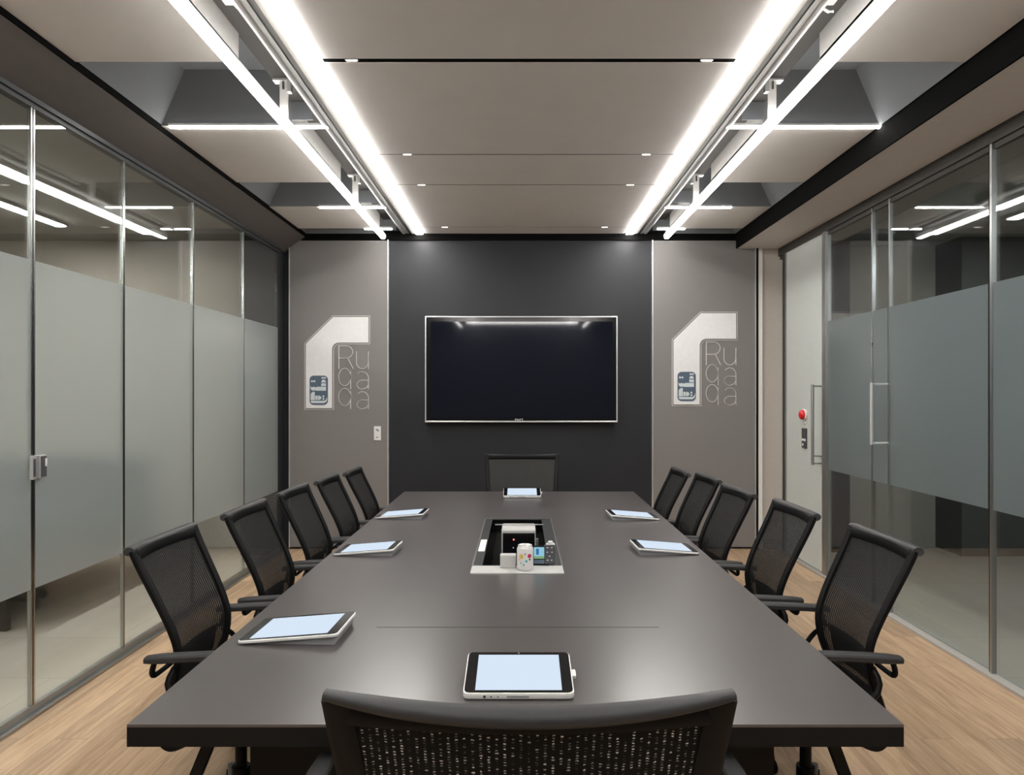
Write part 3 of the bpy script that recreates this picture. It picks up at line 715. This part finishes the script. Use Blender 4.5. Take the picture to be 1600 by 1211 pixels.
tA = make_tablet(.256, .180, .030, 'y', 'tablet with glowing blank screen in front of the nearest chair', True)
tA.location = (-.004, 1.70, TZ)
t2 = copy_tree(tA); t2.location = (.012, 4.83, TZ); t2['label'] = 'small distant tablet at the far head of the table in front of the far chair'
tB = make_tablet(.285, .205, .024, 'x', 'large tablet on the near left of the table, nearest the left chairs', False)
tB.location = (-.645, 2.06, TZ); tB.rotation_euler = (0, 0, math.radians(-2))
for (x, y, rz, sc, lb) in ((-.672, 3.13, -3, .93, 'tablet in the middle of the left table edge, level with the tray'),
                       (-.672, 4.03, -3, .96, 'farthest tablet along the left table edge'),
                       (.640, 3.15, 183, .95, 'tablet in the middle of the right table edge, level with the tray'),
                       (.632, 3.99, 183, .96, 'farthest tablet along the right table edge')):
    c = copy_tree(tB); c.location = (x, y, TZ); c.rotation_euler = (0, 0, math.radians(rz)); c.scale = (sc, sc, sc); c['label'] = lb

# ------------------------------------------------------------------ chairs
def make_chair(label, group, hw=.203, top=.972, armx=.252, bow=.028, armlen=.30, barw=.0155, rail=.020, flare=0.0, weave=None):
    e = empty('office_chair', (0, 0, 0), 0, label, 'chair', group)
    kz = (top-.45)/(.97-.45)
    def Z(z): return z if z < .45 else .45+(z-.45)*kz
    prof = [(-.372, .965), (-.345, .905), (-.300, .815), (-.258, .725), (-.236, .65), (-.243, .57), (-.272, .485), (-.290, .42), (-.280, .375), (-.245, .347), (-.200, .362), (-.155, .40)]
    sm = catmull([(0, y, Z(z)) for y, z in prof], 5)
    def at(z):   # y on the profile at height z (upper part)
        for a, b in zip(sm, sm[1:]):
            if b.z <= z <= a.z: return a.y + (b.y-a.y)*(a.z-z)/max(1e-6, a.z-b.z)
        return sm[0].y
    def half(z):
        t = min(1, max(0, (z-.40)/(top-.40))); return hw*(.84+.16*t)
    def yb(x, z): return at(z) + bow*(x/hw)**2
    # frame: two side bars and a lower cross bar
    b = MB()
    for s in (-1, 1):
        path = [(s*half(p.z), p.y + bow*(half(p.z)/hw)**2*(1 if p.z > .45 else max(0, (p.z-.34)/.11)), p.z) for p in sm]
        b.sweep(path, barw, .011, n=8, sq=3)
    zc = .47; b.sweep([(x*half(zc)/6, yb(x*half(zc)/6, zc), zc) for x in range(-6, 7)], .016, .010, side=Vector((0, 0, 1)), n=8, sq=3)
    # flat border under the roll
    zc = Z(.945); b.sweep([(x*half(zc)/8, yb(x*half(zc)/8, zc)+.002, zc) for x in range(-8, 9)], .017, .008, side=Vector((0, 0, 1)), n=8, sq=3)
    b.build('back_frame', M['plastic'], e, smooth=True)
    # top roll
    b = MB(); wr = hw+.014
    pth = []; rad = []
    for i in range(-10, 11):
        x = wr*i/10; pth.append((x, sm[0].y - .008 + bow*(x/hw)**2, top - .016 + (.010+flare)*(x/hw)**2)); rad.append((1 if abs(i) < 10 else .8) if not flare else 1-.45*abs(i/10)**3)
    b.sweep(pth, rail, rail*.82, side=Vector((0, 1, 0)), n=12, radii=rad)
    b.build('top_rail', M['armpad'], e, smooth=True, angle=60)
    # mesh fabric
    bm = bmesh.new(); uvl = bm.loops.layers.uv.new('weave'); nx, nz = 14, 22; G = []; S = {}
    z0, z1 = .40, Z(.95)
    for j in range(nz+1):
        z = z0+(z1-z0)*j/nz; row = []
        for i in range(nx+1):
            x = (half(z)-.008)*(2*i/nx-1); v = bm.verts.new((x, yb(x, z), z)); S[v] = (x, (z-z0)*1.08); row.append(v)
        G.append(row)
    for j in range(nz):
        for i in range(nx):
            f = bm.faces.new((G[j][i], G[j][i+1], G[j+1][i+1], G[j+1][i])); f.smooth = True
            for l in f.loops: l[uvl].uv = S[l.vert]
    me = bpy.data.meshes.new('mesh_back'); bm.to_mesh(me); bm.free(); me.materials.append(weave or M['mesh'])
    o = bpy.data.objects.new('mesh_back', me); COL.objects.link(o); o.parent = e
    # lumbar pad
    b = MB(); rows = []
    q = bmesh.new()
    for j in range(7):
        z = .50+.13*j/6
        rows.append([q.verts.new(((half(z)-.03)*(2*i/8-1), yb((half(z)-.03)*(2*i/8-1), z)-.016, z)) for i in range(9)])
    for j in range(6):
        for i in range(8): q.faces.new((rows[j][i], rows[j][i+1], rows[j+1][i+1], rows[j+1][i]))
    bmesh.ops.solidify(q, geom=q.faces[:], thickness=.008)
    bmesh.ops.recalc_face_normals(q, faces=q.faces)
    b.add(q); b.build('lumbar_support', M['plastic'], e, smooth=True)
    # seat
    b = MB(); b.prism(rrect(-.215, .215, -.215, .255, .07, 6), 'z', .425, .49, .018); b.build('seat', M['seatfab'], e, smooth=True)
    b = MB(); b.prism(rrect(-.20, .20, -.18, .22, .06, 6), 'z', .395, .425, .006); b.box(-.09, .09, -.16, .11, .345, .395, .01); b.build('seat_pan', M['plastic'], e, smooth=True)
    # armrests
    for s in (-1, 1):
        ax = s*armx
        b = MB(); b.sweep([(ax, -.275+armlen*t/8, .652+.012*math.sin(t/8*PI*.5)) for t in range(9)], .023, .0125, n=12, sq=3.2, radii=[.8]+[1]*7+[.8])
        a = b.build('armrest', M['armpad'], e, smooth=True)
        b = MB(); b.sweep(catmull([(s*half(.62), -.235, .615), (s*(armx-.02), -.255, .60), (ax, -.258, .612), (ax, -.25, .645)], 4), .010, .008, n=8)
        b.sweep(catmull([(ax, -.02, .645), (ax, -.03, .56), (s*(armx-.02), -.04, .47), (s*.19, -.04, .415)], 4), .016, .009, side=Vector((0, 1, 0)), n=8)
        b.sweep(catmull([(s*half(.60), -.225, .60), (ax*.97, -.21, .55), (s*.22, -.10, .41)], 4), .009, .009, n=8)
        b.build('arm_bracket', M['plastic'], a, smooth=True)
    # lift and star base
    MB().lathe([(.030, .11), (.030, .20), (.019, .20), (.019, .35)], c=(0, -.09, 0), n=16).build('gas_lift', M['plastic'], e, smooth=True)
    hb = MB().lathe([(.05, .06), (.055, .08), (.05, .115), (.035, .13)], c=(0, -.09, 0), n=20).build('base_hub', M['basegrey'], e, smooth=True)
    for k in range(5):
        a = math.radians(207) + 2*PI*k/5
        R = Matrix.Translation((0, -.09, 0)) @ Matrix.Rotation(a, 4, 'Z')
        q = MB(); q.hexa([(.03, -.034, .070), (.03, .034, .070), (.300, .020, .058), (.300, -.020, .058)], [(.03, -.026, .112), (.03, .026, .112), (.300, .017, .074), (.300, -.017, .074)])
        bmesh.ops.bevel(q.bm, geom=q.bm.edges[:], offset=.004, segments=2, affect='EDGES', profile=.5)
        bmesh.ops.transform(q.bm, matrix=R, verts=q.bm.verts); leg = q.build('leg', M['basegrey'], e)
        q = MB()
        for s in (-1, 1):
            q.lathe([(.016, -.009), (.026, -.008), (.0275, 0), (.026, .008), (.016, .009)], mat=Matrix.Translation((.286, s*.015, .0275)) @ Matrix.Rotation(PI/2, 4, 'X'), n=18)
        q.tube([(.286, 0, .03), (.286, 0, .062)], .006)
        bmesh.ops.transform(q.bm, matrix=R, verts=q.bm.verts); q.build('castor', M['plastic'], leg, smooth=True)
    return e
GL, GR = 'chairs along the left side of the table', 'chairs along the right side of the table'
ch = make_chair('black mesh office chair nearest the camera on the left side of the table', GL)
PLc = [(-.850, 2.37, -90, 1, None),
       (-.810, 2.97, -90, 1, 'black mesh office chair second from the camera on the left side of the table'),
       (-.805, 3.57, -90.5, .995, 'black mesh office chair third from the camera on the left side, middle of its row'),
       (-.795, 4.17, -90, .98, 'black mesh office chair fourth from the camera on the left side, by the wall panel'),
       (-.785, 4.77, -89.5, .96, 'black mesh office chair farthest from the camera on the left side, nearest the wall panel')]
for i, (x, y, rz, sz, lb) in enumerate(PLc):
    c = ch if i == 0 else copy_tree(ch)
    c.location = (x, y, 0); c.rotation_euler = (0, 0, math.radians(rz))
    c.scale = (1, 1, sz)
    if lb: c['label'] = lb
PRc = [(.870, 2.37, 90, 1, 'black mesh office chair nearest the camera on the right side, before the glass doors'),
       (.810, 2.97, 91, 1, 'black mesh office chair second from the camera on the right side of the table'),
       (.760, 3.57, 93, .99, 'black mesh office chair third from the camera on the right side, middle of its row'),
       (.765, 4.17, 92, .985, 'black mesh office chair fourth from the camera on the right side of the table'),
       (.735, 4.77, 91, .955, 'black mesh office chair farthest from the camera on the right side, nearest the wall panel')]
for i, (x, y, rz, sz, lb) in enumerate(PRc):
    c = copy_tree(ch); c.location = (x, y, 0); c.rotation_euler = (0, 0, math.radians(rz)); c['label'] = lb; c['group'] = GR; c.scale = (-1, 1, sz)
nc = make_chair('large black mesh chair seen from behind at the near end of the table', 'chairs at the table ends', hw=.258, top=1.05, armx=.43, bow=.03, armlen=.52, barw=.021, rail=.017, flare=.004, weave=M['mesh_glint'])
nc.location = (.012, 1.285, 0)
fc = make_chair('black mesh chair facing the camera at the far end below the television', 'chairs at the table ends', hw=.275, top=.985, armx=.33, bow=.02, rail=.009, weave=M['mesh_lit'])
fc.location = (.012, 5.12, 0); fc.rotation_euler = (0, 0, PI)

# ------------------------------------------------------------------ beyond the glass
cn = empty('bench_sofa', (-3.5, 5.1, 0), 0, 'dark bench sofa blurred behind the frosted glass on the left', 'sofa')
MB().box(-.40, .40, -.85, .80, .20, .62, .03).build('sofa_seat', M['sofa'], cn, smooth=True)
MB().box(-.40, .42, .62, .82, .20, .94, .03).build('sofa_arm', M['sofa'], cn, smooth=True)
MB().box(-.55, -.38, -.85, .82, .20, .96, .03).build('sofa_back', M['sofa'], cn, smooth=True)
for sx in (-.45, .34):
    for sy in (-.78, .74): MB().box(sx-.02, sx+.02, sy-.02, sy+.02, 0, .20).build('leg', M['darkmetal'], cn)
for (x, y0, y1, mt, nm) in ((-3.9, 1.0, 6.0, 'fill_l', 'left'), (3.9, 1.0, 5.6, 'fill_r', 'right')):
    z = 2.898 if x < 0 else 2.858
    o = empty('corridor_fill_light', (x, (y0+y1)/2, z), 0, 'added fill lamp lighting the room beyond the glass on the %s' % nm, 'ceiling light')  # invented lamp, added to brighten the space beyond the glass
    L = (y1-y0)/2
    MB().box(-.05, .05, -L, L, -.02, 0).build('housing', M['alu'], o)
    MB().box(-.04, .04, -L+.02, L-.02, -.026, -.019).build('diffuser', M[mt], o)

# ------------------------------------------------------------------ world, camera
w = bpy.data.worlds.new('World'); scene.world = w; w.use_nodes = True
w.node_tree.nodes['Background'].inputs[0].default_value = (.02, .02, .02, 1); w.node_tree.nodes['Background'].inputs[1].default_value = .3
cam = bpy.data.cameras.new('Camera'); co = bpy.data.objects.new('Camera', cam); COL.objects.link(co)
co.location = (0, 0, CAMZ); co.rotation_euler = (PI/2, 0, 0)
cam.sensor_width = 36; cam.lens = F/1600*36; cam.shift_x = -13/1600; cam.shift_y = 10.5/1600; cam.clip_start = .05
scene.camera = co
vs = scene.view_settings
vs.view_transform = 'Standard'; vs.look = 'None'; vs.gamma = 1; vs.use_curve_mapping = False; vs.exposure = 0.0
